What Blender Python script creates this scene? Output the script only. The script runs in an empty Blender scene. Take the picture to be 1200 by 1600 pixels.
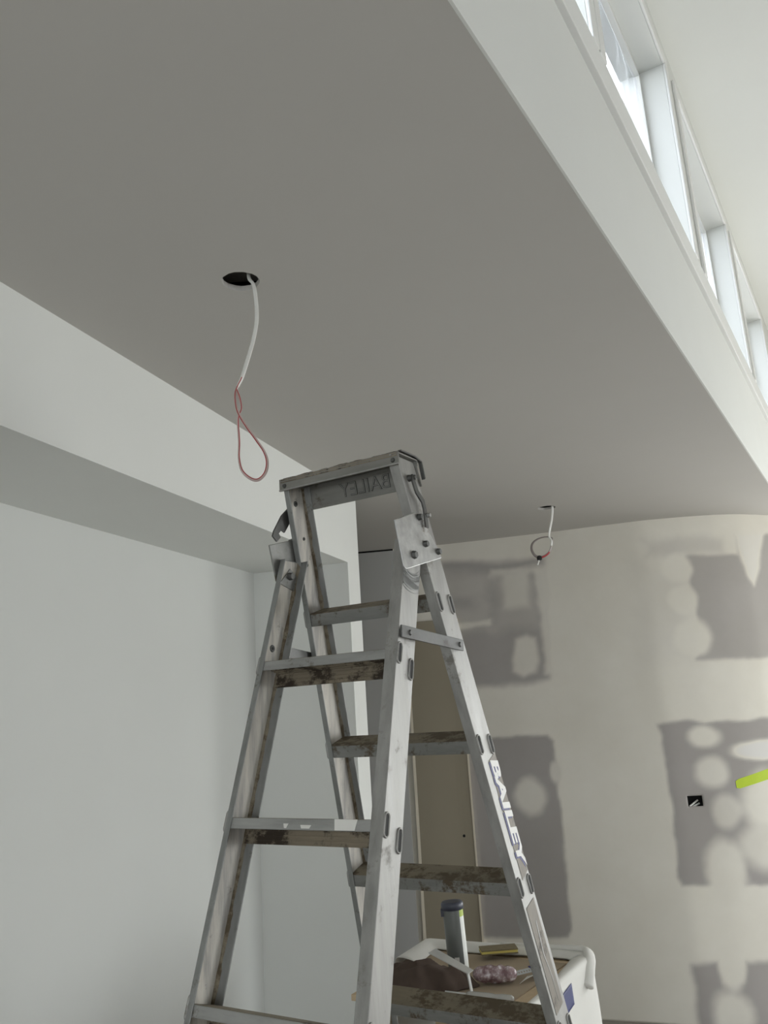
import bpy, bmesh, math, random
import numpy as np
from mathutils import Vector, Matrix, noise
from mathutils.geometry import delaunay_2d_cdt
random.seed(4)
S = bpy.context.scene
C = S.collection
PI = math.pi

# ------------------------------------------------------------------ camera
E = 1.68                                  # lens height above the floor
def make_camera():
    f = 1300.0
    roll = math.radians(3.6)
    pitch = math.atan2(308 * math.cos(roll), f)
    up = Vector((-math.sin(roll) * math.cos(pitch), math.cos(roll) * math.cos(pitch), math.sin(pitch)))
    fh = (Vector((0, 0, 1)) - up[2] * up).normalized()
    rt = up.cross(fh)
    if rt[0] < 0: rt = -rt
    m = Matrix(((rt[0], rt[1], -rt[2], 0), (fh[0], fh[1], -fh[2], 0), (up[0], up[1], -up[2], E), (0, 0, 0, 1)))
    cd = bpy.data.cameras.new('camera'); co = bpy.data.objects.new('camera', cd); C.objects.link(co)
    co.matrix_world = m
    cd.sensor_fit = 'VERTICAL'; cd.sensor_height = 32.0; cd.lens = 32.0 * f / 1600.0
    cd.clip_start = 0.02; cd.clip_end = 200
    S.camera = co
make_camera()

# ------------------------------------------------------------------ world, lights, exposure
w = bpy.data.worlds.new('sky'); S.world = w; w.use_nodes = True
bgn = w.node_tree.nodes['Background']
bgn.inputs[0].default_value = (0.86, 0.93, 1.0, 1); bgn.inputs[1].default_value = 3.9
S.view_settings.view_transform = 'Standard'
S.view_settings.look = 'None'
S.view_settings.exposure = 0.19
S.view_settings.gamma = 1.0
S.view_settings.use_curve_mapping = False

# plan frames: B = high clerestory wall line, A = bulkhead line on the left
oB = Vector((-0.326, 0.191)); uB = Vector((0.505, 0.863)).normalized(); nB = Vector((uB[1], -uB[0]))
oA = Vector((-1.238, 0.402)); uA = Vector((0.309, 0.951)).normalized(); nA = Vector((uA[1], -uA[0]))
def PB(s, t, z=0.0):                      # s along wall, t towards the open room on the right
    p = oB + uB * s + nB * t; return Vector((p[0], p[1], z))
def PA(s, d, z=0.0):                      # d = depth behind the bulkhead face
    p = oA + uA * s - nA * d; return Vector((p[0], p[1], z))
HC = E + 0.98                             # low ceiling
HS = E + 0.648                            # niche soffit
HH = E + 2.585                            # high ceiling
SILL, HEAD = E + 1.582, E + 2.42
TR = 2.9                                  # distance of the glazed right wall from the clerestory wall line

def area(name, loc, direction, sx, sy, power, col):
    l = bpy.data.lights.new(name, 'AREA'); l.shape = 'RECTANGLE'; l.size = sx; l.size_y = sy; l.energy = power; l.color = col
    o = bpy.data.objects.new(name, l); C.objects.link(o); o.location = loc
    o.rotation_euler = Vector(direction).to_track_quat('-Z', 'Y').to_euler()
    return o
area('rear_fill', PB(-3.65, 1.3, 1.5), (uB[0], uB[1], -0.05), 2.6, 1.7, 30, (1.0, 0.995, 0.955))  # added fill from behind the viewpoint, lifts the surfaces facing it
area('daylight_side_window', PB(4.5, TR + 0.16, 1.1), (-nB[0], -nB[1], -0.02), 2.2, 1.95, 34, (1.0, 0.99, 0.94))
area('daylight_far_window', PB(7.7, 1.5, 1.35), (-uB[0], -uB[1], -0.02), 2.5, 2.4, 92, (1.0, 0.995, 0.955))

# ------------------------------------------------------------------ materials
def nt(name):
    m = bpy.data.materials.new(name); m.use_nodes = True
    t = m.node_tree; b = t.nodes['Principled BSDF']; return m, t, b
def N(t, kind, **kw):
    n = t.nodes.new(kind)
    for k, v in kw.items():
        if isinstance(v, (int, float, str, bool)) and hasattr(n, k): setattr(n, k, v)
    return n
def noise_node(t, scale, detail=4, rough=.55, coord='Object', stretch=None):
    tc = t.nodes.new('ShaderNodeTexCoord'); mp = t.nodes.new('ShaderNodeMapping')
    t.links.new(tc.outputs[coord], mp.inputs[0])
    if stretch: mp.inputs['Scale'].default_value = stretch
    n = t.nodes.new('ShaderNodeTexNoise'); n.inputs['Scale'].default_value = scale
    n.inputs['Detail'].default_value = detail; n.inputs['Roughness'].default_value = rough
    t.links.new(mp.outputs[0], n.inputs['Vector']); return n
def ramp(t, src, stops):
    r = t.nodes.new('ShaderNodeValToRGB'); e = r.color_ramp.elements
    while len(e) < len(stops): e.new(0.5)
    for i, (p, c) in enumerate(stops):
        e[i].position = p; e[i].color = (c, c, c, 1) if isinstance(c, (int, float)) else (*c, 1)
    t.links.new(src, r.inputs[0]); return r
def mixc(t, fac, a, b, mode='MIX'):
    m = t.nodes.new('ShaderNodeMix'); m.data_type = 'RGBA'; m.blend_type = mode
    for s, v in ((m.inputs[0], fac), (m.inputs[6], a), (m.inputs[7], b)):
        if hasattr(v, 'links') or hasattr(v, 'is_linked'): t.links.new(v, s)
        elif isinstance(v, (int, float)): s.default_value = v
        else: s.default_value = (*v, 1)
    return m.outputs[2]
def bump(t, b, src, strength, dist=0.002):
    n = t.nodes.new('ShaderNodeBump'); n.inputs['Strength'].default_value = strength; n.inputs['Distance'].default_value = dist
    t.links.new(src, n.inputs['Height']); t.links.new(n.outputs[0], b.inputs['Normal'])
def paint(name, col, rough=.85, var=.03, scale=2.5, bumps=.12):
    m, t, b = nt(name)
    n = noise_node(t, scale); lo = [c * (1 - var) for c in col]; hi = [min(1, c * (1 + var)) for c in col]
    t.links.new(mixc(t, n.outputs[0], lo, hi), b.inputs['Base Color']); b.inputs['Roughness'].default_value = rough
    b.inputs['Specular IOR Level'].default_value = .25
    if bumps:
        f = noise_node(t, 160, 2); bump(t, b, f.outputs[0], bumps, 0.0006)
    return m
def plain(name, col, rough=.6, metal=0.0, trans=0.0):
    m, t, b = nt(name)
    n = noise_node(t, 30, 3); lo = [c * .88 for c in col]
    t.links.new(mixc(t, n.outputs[0], lo, col), b.inputs['Base Color'])
    b.inputs['Roughness'].default_value = rough; b.inputs['Metallic'].default_value = metal
    b.inputs['Transmission Weight'].default_value = trans
    return m
def alloy(name, base=(.56, .56, .54), dirt=(.10, .075, .045), dirt_amt=.5, cream=None, stretch=(1, 1, .12), metal=.75, rough=.42, dscale=26):
    m, t, b = nt(name)
    n1 = noise_node(t, 38, 6, .6, stretch=stretch)
    c = mixc(t, ramp(t, n1.outputs[0], [(.3, 0.0), (.7, 1.0)]).outputs[0], [x * .74 for x in base], [min(1, x * 1.15) for x in base])
    if cream:
        n3 = noise_node(t, 30, 7, .7, stretch=stretch)
        c = mixc(t, ramp(t, n3.outputs[0], [(.40, 0.0), (.58, 1.0)]).outputs[0], c, cream)
    n4 = noise_node(t, 9, 8, .7)
    n2 = noise_node(t, dscale, 8, .72)
    mm = t.nodes.new('ShaderNodeMath'); mm.operation = 'MULTIPLY'
    t.links.new(n2.outputs[0], mm.inputs[0]); t.links.new(n4.outputs[0], mm.inputs[1])
    lo = .42 - .24 * dirt_amt
    r = ramp(t, mm.outputs[0], [(lo, 0.0), (lo + .07, 1.0)])
    c = mixc(t, r.outputs[0], c, dirt)
    t.links.new(c, b.inputs['Base Color'])
    mt = ramp(t, r.outputs[0], [(0, metal), (1, 0.0)]); t.links.new(mt.outputs[0], b.inputs['Metallic'])
    rr = ramp(t, n1.outputs[0], [(.2, rough - .08), (.8, rough + .16)]); t.links.new(rr.outputs[0], b.inputs['Roughness'])
    bump(t, b, n2.outputs[0], .25, .0008)
    return m

M = {}
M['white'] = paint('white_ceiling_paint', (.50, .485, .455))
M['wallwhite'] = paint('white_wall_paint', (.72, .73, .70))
M['rawplaster'] = paint('raw_plasterboard', (.42, .40, .37))
M['nichewhite'] = paint('darker_wall_paint', (.62, .63, .605))  # wall paint in a darker tone, used on the niche wall
M['gloss'] = paint('white_trim_paint', (.78, .785, .765), rough=.5, var=.015)
M['grey'] = paint('grey_panel_paint', (.48, .48, .465), rough=.6)
M['brownboard'] = paint('brown_board_face', (.30, .265, .20), rough=.9, var=.05, scale=5)
M['edge'] = paint('pale_board_edge', (.72, .66, .54), rough=.8, var=.08, scale=20)
M['floor'] = paint('dusty_floor_board', (.27, .25, .22), rough=.9, var=.1)
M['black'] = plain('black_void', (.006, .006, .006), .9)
M['insul'] = paint('insulation_foil', (.30, .29, .27), rough=.5, var=.5, scale=30, bumps=0)
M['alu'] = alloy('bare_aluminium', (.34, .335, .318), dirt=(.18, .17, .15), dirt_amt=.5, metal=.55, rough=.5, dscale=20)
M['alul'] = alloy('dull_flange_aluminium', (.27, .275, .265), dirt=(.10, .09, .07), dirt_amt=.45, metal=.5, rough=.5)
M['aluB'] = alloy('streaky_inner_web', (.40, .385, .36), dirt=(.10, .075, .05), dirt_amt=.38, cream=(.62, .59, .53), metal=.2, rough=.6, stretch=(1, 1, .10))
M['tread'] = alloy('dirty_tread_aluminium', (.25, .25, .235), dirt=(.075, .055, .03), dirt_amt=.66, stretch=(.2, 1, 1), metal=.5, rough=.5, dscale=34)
M['apron'] = alloy('dull_apron_aluminium', (.24, .235, .215), dirt=(.10, .085, .06), dirt_amt=.42, stretch=(.2, 1, 1), metal=.4, rough=.55)
M['lip'] = alloy('worn_tread_lip', (.36, .36, .345), dirt=(.085, .062, .036), dirt_amt=.52, stretch=(.2, 1, 1), metal=.5, rough=.5, dscale=34)
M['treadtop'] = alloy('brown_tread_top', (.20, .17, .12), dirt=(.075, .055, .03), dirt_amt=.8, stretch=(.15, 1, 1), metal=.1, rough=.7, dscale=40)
M['grime'] = alloy('grimy_tread_underside', (.25, .21, .15), dirt=(.035, .024, .014), dirt_amt=.82, stretch=(.15, 1, 1), metal=.1, rough=.7, dscale=30)
M['steel'] = alloy('dark_steel', (.12, .12, .115), dirt=(.05, .04, .035), dirt_amt=.45, stretch=None, metal=.7, rough=.5)
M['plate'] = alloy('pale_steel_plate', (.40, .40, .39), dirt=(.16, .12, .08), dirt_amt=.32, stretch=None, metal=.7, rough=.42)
M['rubber'] = paint('black_rubber', (.03, .03, .03), rough=.8)
M['crust'] = paint('dried_brown_crust', (.10, .08, .055), rough=.95, var=.5, scale=60)
M['slotdark'] = plain('slot_shadow_metal', (.025, .025, .024), .7)
M['whitevinyl'] = paint('white_vinyl', (.80, .79, .76), rough=.5, var=.05, scale=60, bumps=0)
M['navy'] = paint('navy_vinyl', (.03, .03, .16), rough=.5, var=.2, scale=60, bumps=0)
M['worn'] = alloy('worn_brown_label', (.25, .225, .19), dirt=(.10, .085, .07), dirt_amt=.5, stretch=(1, 1, .3), metal=.2, rough=.6)
M['cablewhite'] = plain('white_cable_sheath', (.74, .74, .70), .45)
M['cablepink'] = plain('pale_pink_cable_sheath', (.58, .45, .42), .45)
M['cablegrey'] = plain('grey_cable_sheath', (.34, .30, .28), .45)
M['cablered'] = plain('red_cable_stripe', (.38, .03, .035), .45)
M['tapeg'] = plain('lime_tape', (.52, .68, .03), .6)
M['tapeb'] = plain('blue_tape', (.022, .03, .14), .6)
M['cloth_w'] = paint('white_drop_sheet', (.70, .69, .65), rough=.9, var=.06, scale=8)
M['card'] = paint('brown_cardboard', (.36, .29, .21), rough=.9, var=.08, scale=10)
M['ply'] = paint('plywood_edge', (.58, .45, .30), rough=.8, var=.2, scale=40)
M['wood'] = paint('pine_wood', (.52, .40, .26), rough=.7, var=.15, scale=18)
M['cloth_b'] = paint('brown_cloth', (.085, .062, .05), rough=.97, var=.25, scale=30)
M['cap'] = plain('dark_blue_plastic', (.06, .065, .09), .4)
M['label_g'] = plain('grey_can_label', (.15, .16, .15), .35)
M['label_w'] = plain('white_can_label', (.82, .84, .80), .4)
M['lime'] = plain('lime_can_band', (.45, .58, .08), .45)
M['spongeb'] = paint('brown_grit', (.20, .165, .10), rough=1, var=.25, scale=90)
M['spongey'] = plain('yellow_foam', (.68, .58, .16), .9)
M['blade'] = plain('knife_steel', (.62, .62, .60), .35, .6)
M['bead'] = plain('galvanised_bead', (.62, .65, .66), .4, .5)
M['wrap'] = None
def film():
    m, t, b = nt('clear_plastic_film')
    tr = t.nodes.new('ShaderNodeBsdfTransparent'); tr.inputs[0].default_value = (.97, .97, 1, 1)
    tl = t.nodes.new('ShaderNodeBsdfTranslucent'); tl.inputs[0].default_value = (.85, .85, .84, 1)
    gl = t.nodes.new('ShaderNodeBsdfGlossy'); gl.inputs['Roughness'].default_value = .3
    n = noise_node(t, 7, 5, .6, stretch=(1, 1, .3)); m1 = t.nodes.new('ShaderNodeMixShader'); m2 = t.nodes.new('ShaderNodeMixShader')
    rr = ramp(t, n.outputs[0], [(.48, .02), (.66, .35)]); t.links.new(rr.outputs[0], m1.inputs[0])
    t.links.new(tr.outputs[0], m1.inputs[1]); t.links.new(tl.outputs[0], m1.inputs[2])
    m2.inputs[0].default_value = .04; t.links.new(m1.outputs[0], m2.inputs[1]); t.links.new(gl.outputs[0], m2.inputs[2])
    t.links.new(m2.outputs[0], t.nodes['Material Output'].inputs[0])
    return m
M['film'] = film()
def glass():
    m, t, b = nt('window_glass')
    b.inputs['Base Color'].default_value = (.97, .99, .98, 1); b.inputs['Roughness'].default_value = 0
    tr = t.nodes.new('ShaderNodeBsdfTransparent'); gl = t.nodes.new('ShaderNodeBsdfGlossy'); gl.inputs['Roughness'].default_value = .02
    mx = t.nodes.new('ShaderNodeMixShader'); out = t.nodes['Material Output']
    mx.inputs[0].default_value = .04; t.links.new(tr.outputs[0], mx.inputs[1]); t.links.new(gl.outputs[0], mx.inputs[2])
    t.links.new(mx.outputs[0], out.inputs[0]); return m
M['glass'] = glass()
def pinkwrap():
    m, t, b = nt('purple_wrap')
    n = noise_node(t, 55, 4, .6)
    t.links.new(ramp(t, n.outputs[0], [(.38, (.20, .12, .13)), (.55, (.38, .29, .30)), (.68, (.75, .72, .74))]).outputs[0], b.inputs['Base Color'])
    b.inputs['Roughness'].default_value = .25; return m
M['wrap'] = pinkwrap()
def wallboard():
    m, t, b = nt('part_skimmed_plasterboard')
    at = t.nodes.new('ShaderNodeAttribute'); at.attribute_name = 'coat'
    n = noise_node(t, 3, 5, .6)
    skim = mixc(t, n.outputs[0], (.65, .615, .53), (.79, .765, .695))
    raw = mixc(t, n.outputs[0], (.31, .29, .265), (.395, .37, .355))
    c = mixc(t, ramp(t, at.outputs['Fac'], [(0, 0.0), (.5, 1.0)]).outputs[0], raw, skim)
    c = mixc(t, ramp(t, at.outputs['Fac'], [(.5, 0.0), (1, 1.0)]).outputs[0], c, (.68, .67, .66))
    t.links.new(c, b.inputs['Base Color']); b.inputs['Roughness'].default_value = .75
    f = noise_node(t, 40, 5); bump(t, b, f.outputs[0], .12, .001)
    return m
M['wallboard'] = wallboard()

# ------------------------------------------------------------------ mesh helpers
class MB:
    def __init__(s): s.bm = bmesh.new()
    def prism(s, pts, off):               # closed polygon pts (3D), extruded by vector off
        off = Vector(off); a = [s.bm.verts.new(p) for p in pts]; b = [s.bm.verts.new(Vector(p) + off) for p in pts]
        n = len(pts); s.bm.faces.new(a); s.bm.faces.new(b[::-1])
        for i in range(n): s.bm.faces.new((a[i], b[i], b[(i + 1) % n], a[(i + 1) % n]))
        return s
    def loft(s, rings, closed=True, caps=True):
        R = [[s.bm.verts.new(p) for p in r] for r in rings]; n = len(R[0])
        for i in range(len(R) - 1):
            for j in range(n if closed else n - 1):
                k = (j + 1) % n; s.bm.faces.new((R[i][j], R[i][k], R[i + 1][k], R[i + 1][j]))
        if caps and closed: s.bm.faces.new(R[0]); s.bm.faces.new(R[-1][::-1])
        return s
    def box(s, x0, x1, y0, y1, z0, z1, mat=None):
        P = [(x0, y0, z0), (x1, y0, z0), (x1, y1, z0), (x0, y1, z0)]
        if mat is not None: P = [mat @ Vector(p) for p in P]; off = (mat.to_3x3() @ Vector((0, 0, z1 - z0)))
        else: off = (0, 0, z1 - z0)
        return s.prism(P, off)
    def cyl(s, a, b, r, r2=None, n=16):
        a = Vector(a); b = Vector(b); d = (b - a).normalized(); r2 = r if r2 is None else r2
        u = d.orthogonal().normalized(); v = d.cross(u)
        return s.loft([[a + (u * math.cos(2 * PI * i / n) + v * math.sin(2 * PI * i / n)) * r for i in range(n)],
                       [b + (u * math.cos(2 * PI * i / n) + v * math.sin(2 * PI * i / n)) * r2 for i in range(n)]])
    def lathe(s, prof, m=Matrix(), n=24):  # prof (r,z)
        return s.loft([[m @ Vector((r * math.cos(2 * PI * i / n), r * math.sin(2 * PI * i / n), z)) for i in range(n)] for r, z in prof])
def obj(name, mb, mat, parent=None, bevel=0, seg=2, smooth=False, sub=0):
    bm = mb.bm if isinstance(mb, MB) else mb
    bmesh.ops.recalc_face_normals(bm, faces=bm.faces)
    me = bpy.data.meshes.new(name); bm.to_mesh(me); bm.free()
    if smooth:
        for p in me.polygons: p.use_smooth = True
    me.materials.append(mat)
    o = bpy.data.objects.new(name, me); C.objects.link(o)
    if parent: o.parent = parent
    if sub:
        d = o.modifiers.new('sub', 'SUBSURF'); d.levels = sub; d.render_levels = sub
    if bevel:
        d = o.modifiers.new('bevel', 'BEVEL'); d.width = bevel; d.segments = seg; d.limit_method = 'ANGLE'; d.angle_limit = .6
        d.harden_normals = False
    return o
def struct(name, mb, mat, parent=None, **k):
    o = obj(name, mb, mat, parent, **k)
    if not parent: o['kind'] = 'structure'
    return o
def tag(o, label, cat, group=None):
    o['label'] = label; o['category'] = cat
    if group: o['group'] = group
    return o
def empty(name, loc, rz=0):
    o = bpy.data.objects.new(name, None); C.objects.link(o); o.location = loc; o.rotation_euler = (0, 0, rz); o.empty_display_size = .05
    return o
def wallbox(name, fn, s0, s1, d0, d1, z0, z1, mat, **k):
    return struct(name, MB().prism([fn(s0, d0, z0), fn(s1, d0, z0), fn(s1, d1, z0), fn(s0, d1, z0)], (0, 0, z1 - z0)), mat, **k)

# ------------------------------------------------------------------ room shell
def xB(y): return oB[0] + (y - oB[1]) * uB[0] / uB[1]
Y0, Y1 = -2.4, 6.4
struct('floor', MB().prism([(-3.0, -3.6, -.1), (7.5, -3.6, -.1), (7.5, 8.2, -.1), (-3.0, 8.2, -.1)], (0, 0, .1)), M['floor'])

# low ceiling with two round cut-outs
HOLES = [(-0.297, 1.744, .0445), (0.858, 4.284, .0475)]
def low_ceiling():
    bm = bmesh.new(); T = .013
    pts = [(-2.9, Y0), (xB(Y0) - .006, Y0), (xB(Y1) - .006, Y1), (-2.9, Y1)]
    edges = [(i, (i + 1) % 4) for i in range(4)]
    rings = []
    for hx, hy, r in HOLES:
        b = len(pts); n = 40
        for i in range(n):
            rr = r * (1 + .02 * math.sin(i * 2.3) + .012 * math.sin(i * 5.1))
            pts.append((hx + rr * math.cos(2 * PI * i / n), hy + rr * math.sin(2 * PI * i / n)))
        edges += [(b + i, b + (i + 1) % n) for i in range(n)]; rings.append((b, n))
    vo, ed, fa, *_ = delaunay_2d_cdt([Vector(p) for p in pts], edges, [], 0, 1e-6)
    V = [bm.verts.new((v[0], v[1], HC)) for v in vo]; Vt = [bm.verts.new((v[0], v[1], HC + T)) for v in vo]
    for f in fa:
        c = sum((Vector(vo[i]) for i in f), Vector((0, 0))) / len(f)
        if any((c[0] - hx) ** 2 + (c[1] - hy) ** 2 < (r * .97) ** 2 for hx, hy, r in HOLES): continue
        bm.faces.new([V[i] for i in f]); bm.faces.new([Vt[i] for i in f][::-1])
    be = [e for e in bm.edges if len(e.link_faces) == 1 and all(abs(v.co.z - HC) < 1e-6 for v in e.verts)]
    tw = {a: b for a, b in zip(V, Vt)}
    for e in be:
        a, b = e.verts; bm.faces.new((a, b, tw[b], tw[a]))
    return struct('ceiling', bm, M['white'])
low_ceiling()
# dark roof space over it
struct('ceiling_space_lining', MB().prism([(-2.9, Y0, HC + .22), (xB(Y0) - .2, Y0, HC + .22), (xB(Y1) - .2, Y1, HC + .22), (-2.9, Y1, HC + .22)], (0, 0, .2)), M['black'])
# batten and insulation seen through the first hole
struct('trim_1', MB().box(-.6, .2, 1.80, 1.835, HC + .05, HC + .085), M['insul'])
struct('trim_2', MB().box(.5, 1.2, 4.33, 4.37, HC + .04, HC + .08), M['insul'])

# bulkhead and nib on the left: one L-shaped body
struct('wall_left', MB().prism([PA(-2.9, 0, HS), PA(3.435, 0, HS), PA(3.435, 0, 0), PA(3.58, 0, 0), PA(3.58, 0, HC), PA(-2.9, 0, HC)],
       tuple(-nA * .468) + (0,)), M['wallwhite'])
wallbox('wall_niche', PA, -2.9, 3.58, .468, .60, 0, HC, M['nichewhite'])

# clerestory wall: clean bands and piers around the openings
OPEN = [(-2.35, -1.2), (-.97, .18), (.40, 1.797), (1.914, 3.05), (3.29, 4.45), (4.68, 5.86)]
TW = .17
def piece(mb, s0, s1, z0, z1, t0=0.0, t1=-TW):
    mb.prism([PB(s0, t0, z0), PB(s1, t0, z0), PB(s1, t1, z0), PB(s0, t1, z0)], (0, 0, z1 - z0))
mb = MB(); SA_, SZ = -3.4, 7.6
piece(mb, SA_, SZ, HC + .014, SILL, -.034); piece(mb, SA_, SZ, HC, E + 1.450, 0, -.005); piece(mb, SA_, SZ, E + 1.438, E + 1.450, -.003, -.04); piece(mb, SA_, SZ, HEAD, HH + .2)
edges = [SA_] + [v for o in OPEN for v in o] + [SZ]
for i in range(0, len(edges), 2): piece(mb, edges[i], edges[i + 1], SILL, HEAD)
struct('wall_clerestory', mb, M['wallwhite'])
# apron board under the openings and architraves around them
mb = MB(); piece(mb, SA_, SZ, E + 1.484, SILL, .008, -.04)
struct('trim_3', mb, M['gloss'], bevel=.002)
k = 3
for i, (a, b) in enumerate(OPEN):
    if b < -.5: continue
    k += 1; aw = min(.055, .055)
    mb = MB()
    piece(mb, a - aw, a, SILL, HEAD + aw, .011, 0); piece(mb, b, b + aw, SILL, HEAD + aw, .011, 0); piece(mb, a, b, HEAD, HEAD + aw, .011, 0)
    struct('trim_%d' % k, mb, M['gloss'], bevel=.003)
# windows
def window(n, a, b, wavy):
    root = empty('window_%d' % n, PB((a + b) / 2, 0, SILL)); root['kind'] = 'structure'
    inv = Matrix.Translation(-root.location)
    def loc(mb):
        for v in mb.bm.verts: v.co = inv @ v.co
        return mb
    mb = MB(); f = .024; t0, t1 = -.088, -.112
    piece(mb, a, b, SILL, SILL + .012, t0, t1); piece(mb, a, b, HEAD - f, HEAD, t0, t1)
    piece(mb, a, a + f, SILL, HEAD, t0, t1); piece(mb, b - f, b, SILL, HEAD, t0, t1)
    obj('window_frame', loc(mb), M['gloss'], root, bevel=.002)
    mb = MB(); piece(mb, a + f, b - f, SILL + .012, HEAD - f, -.108, -.111)
    obj('window_pane', loc(mb), M['glass'], root)
    # loose protective film taped inside the glass
    bm = bmesh.new(); nu, nv = 40, 30; g = []
    for i in range(nu + 1):
        row = []
        for j in range(nv + 1):
            u = i / nu; v = j / nv
            edge_u = (b - f) - .012 * (1 + math.sin(v * 17 + n)) * (.6 + .4 * math.sin(v * 41))
            ss = a + f + .01 + (edge_u - a - f - .01) * u
            top = HEAD - f - .035 - .03 * (1 + math.sin(u * 13 + n)) * (.5 + .5 * math.sin(u * 31 + 1))
            zz = SILL + .02 + (top - SILL - .02) * v
            d = .007 * noise.noise(Vector((ss * 4, zz * 9, n))) + .003 * noise.noise(Vector((ss * 15, zz * 30, n + 4)))
            row.append(bm.verts.new(inv @ PB(ss, -.098 + d, zz)))
        g.append(row)
    for i in range(nu):
        for j in range(nv): bm.faces.new((g[i][j], g[i + 1][j], g[i + 1][j + 1], g[i][j + 1]))
    obj('protective_film', bm, M['film'], root, smooth=True)
for i, (a, b) in enumerate(OPEN): window(i + 1, a, b, True)

# high ceiling over the open part, side walls, glazed right wall
struct('ceiling_high', MB().prism([PB(-3.6, -TW, HH), PB(7.6, -TW, HH), PB(7.6, TR + .3, HH), PB(-3.6, TR + .3, HH)], (0, 0, .15)), M['wallwhite'])
mb = MB()
piece(mb, -3.55, -3.4, 2.4, HH, -TW, TR + .2); piece(mb, -3.55, -3.4, 0, .6, -TW, TR + .2); piece(mb, -3.55, -3.4, .6, 2.4, -TW, .0); piece(mb, -3.55, -3.4, .6, 2.4, 2.6, TR + .2)  # opening added to let the rear fill through
struct('wall_front', mb, M['rawplaster'])
mb = MB()
piece(mb, 7.45, 7.6, 2.5, HH, -TW, TR + .2); piece(mb, 7.45, 7.6, 0, 2.5, -TW, .25); piece(mb, 7.45, 7.6, 0, 2.5, 2.75, TR + .2)
struct('wall_far', mb, M['rawplaster'])
mb = MB()
piece(mb, -3.5, 3.4, 0, HH, TR, TR + .15); piece(mb, 5.6, 7.6, 0, HH, TR, TR + .15); piece(mb, 3.4, 5.6, 2.08, HH, TR, TR + .15); piece(mb, 3.4, 5.6, 0, .12, TR, TR + .15)
struct('wall_right', mb, M['rawplaster'])
mb = MB()
for s in (.28, 1.5, 2.72): piece(mb, 7.5, 7.55, .0, 2.5, s - .03, s + .03)
struct('window_7', mb, M['gloss'])
# close the low part: front, hall end, roof
struct('wall_outer', MB().prism([(-2.95, 6.4, 0), (3.0, 6.4, 0), (3.0, 6.5, 0), (-2.95, 6.5, 0)], (0, 0, HC + .4)), M['wallwhite'])
struct('wall_front_low', MB().prism([(-2.95, Y0 - .1, 0), (xB(Y0), Y0 - .1, 0), (xB(Y0), Y0, 0), (-2.95, Y0, 0)], (0, 0, HC + .4)), M['rawplaster'])
struct('wall_hall', MB().prism([(-3.0, Y0, 0), (-2.9, Y0, 0), (-2.9, Y1, 0), (-3.0, Y1, 0)], (0, 0, HC + .4)), M['rawplaster'])

# back wall, gently curved, part-skimmed plasterboard
BW = [(-3.0, 5.83), (-.18, 5.205), (.35, 5.135), (.6, 5.065), (.96, 4.96), (1.2, 4.875), (1.49, 4.775), (1.71, 4.742), (1.9, 4.735), (2.05, 4.755), (2.28, 4.85), (2.45, 4.965), (2.6, 5.13), (2.75, 5.37), (3.55, 6.74), (3.95, 7.42), (3.97, 7.5), (6.2, 11.3)]
bx = np.array([p[0] for p in BW]); by = np.array([p[1] for p in BW])
xs_f = np.linspace(-3, 6.2, 2301); ys_f = np.interp(xs_f, bx, by)
ker = np.hanning(41); ker /= ker.sum(); pad = np.pad(ys_f, 20, mode='edge'); ys_s = np.convolve(pad, ker, 'valid')
def yW(x): return float(np.interp(x, xs_f, ys_s))
def seg_dist(X, Z, poly):
    d = np.full(X.shape, 1e9); inside = np.zeros(X.shape, bool); n = len(poly)
    for i in range(n):
        (x0, z0), (x1, z1) = poly[i], poly[(i + 1) % n]
        ex, ez = x1 - x0, z1 - z0; L = ex * ex + ez * ez + 1e-12
        t = np.clip(((X - x0) * ex + (Z - z0) * ez) / L, 0, 1)
        d = np.minimum(d, np.hypot(X - x0 - t * ex, Z - z0 - t * ez))
        c = ((z0 > Z) != (z1 > Z)) & (X < (x1 - x0) * (Z - z0) / (z1 - z0 + 1e-12) + x0); inside ^= c
    return np.where(inside, d, -d)
def soft(d, w): t = np.clip(d / w * .5 + .5, 0, 1); return t * t * (3 - 2 * t)
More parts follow.
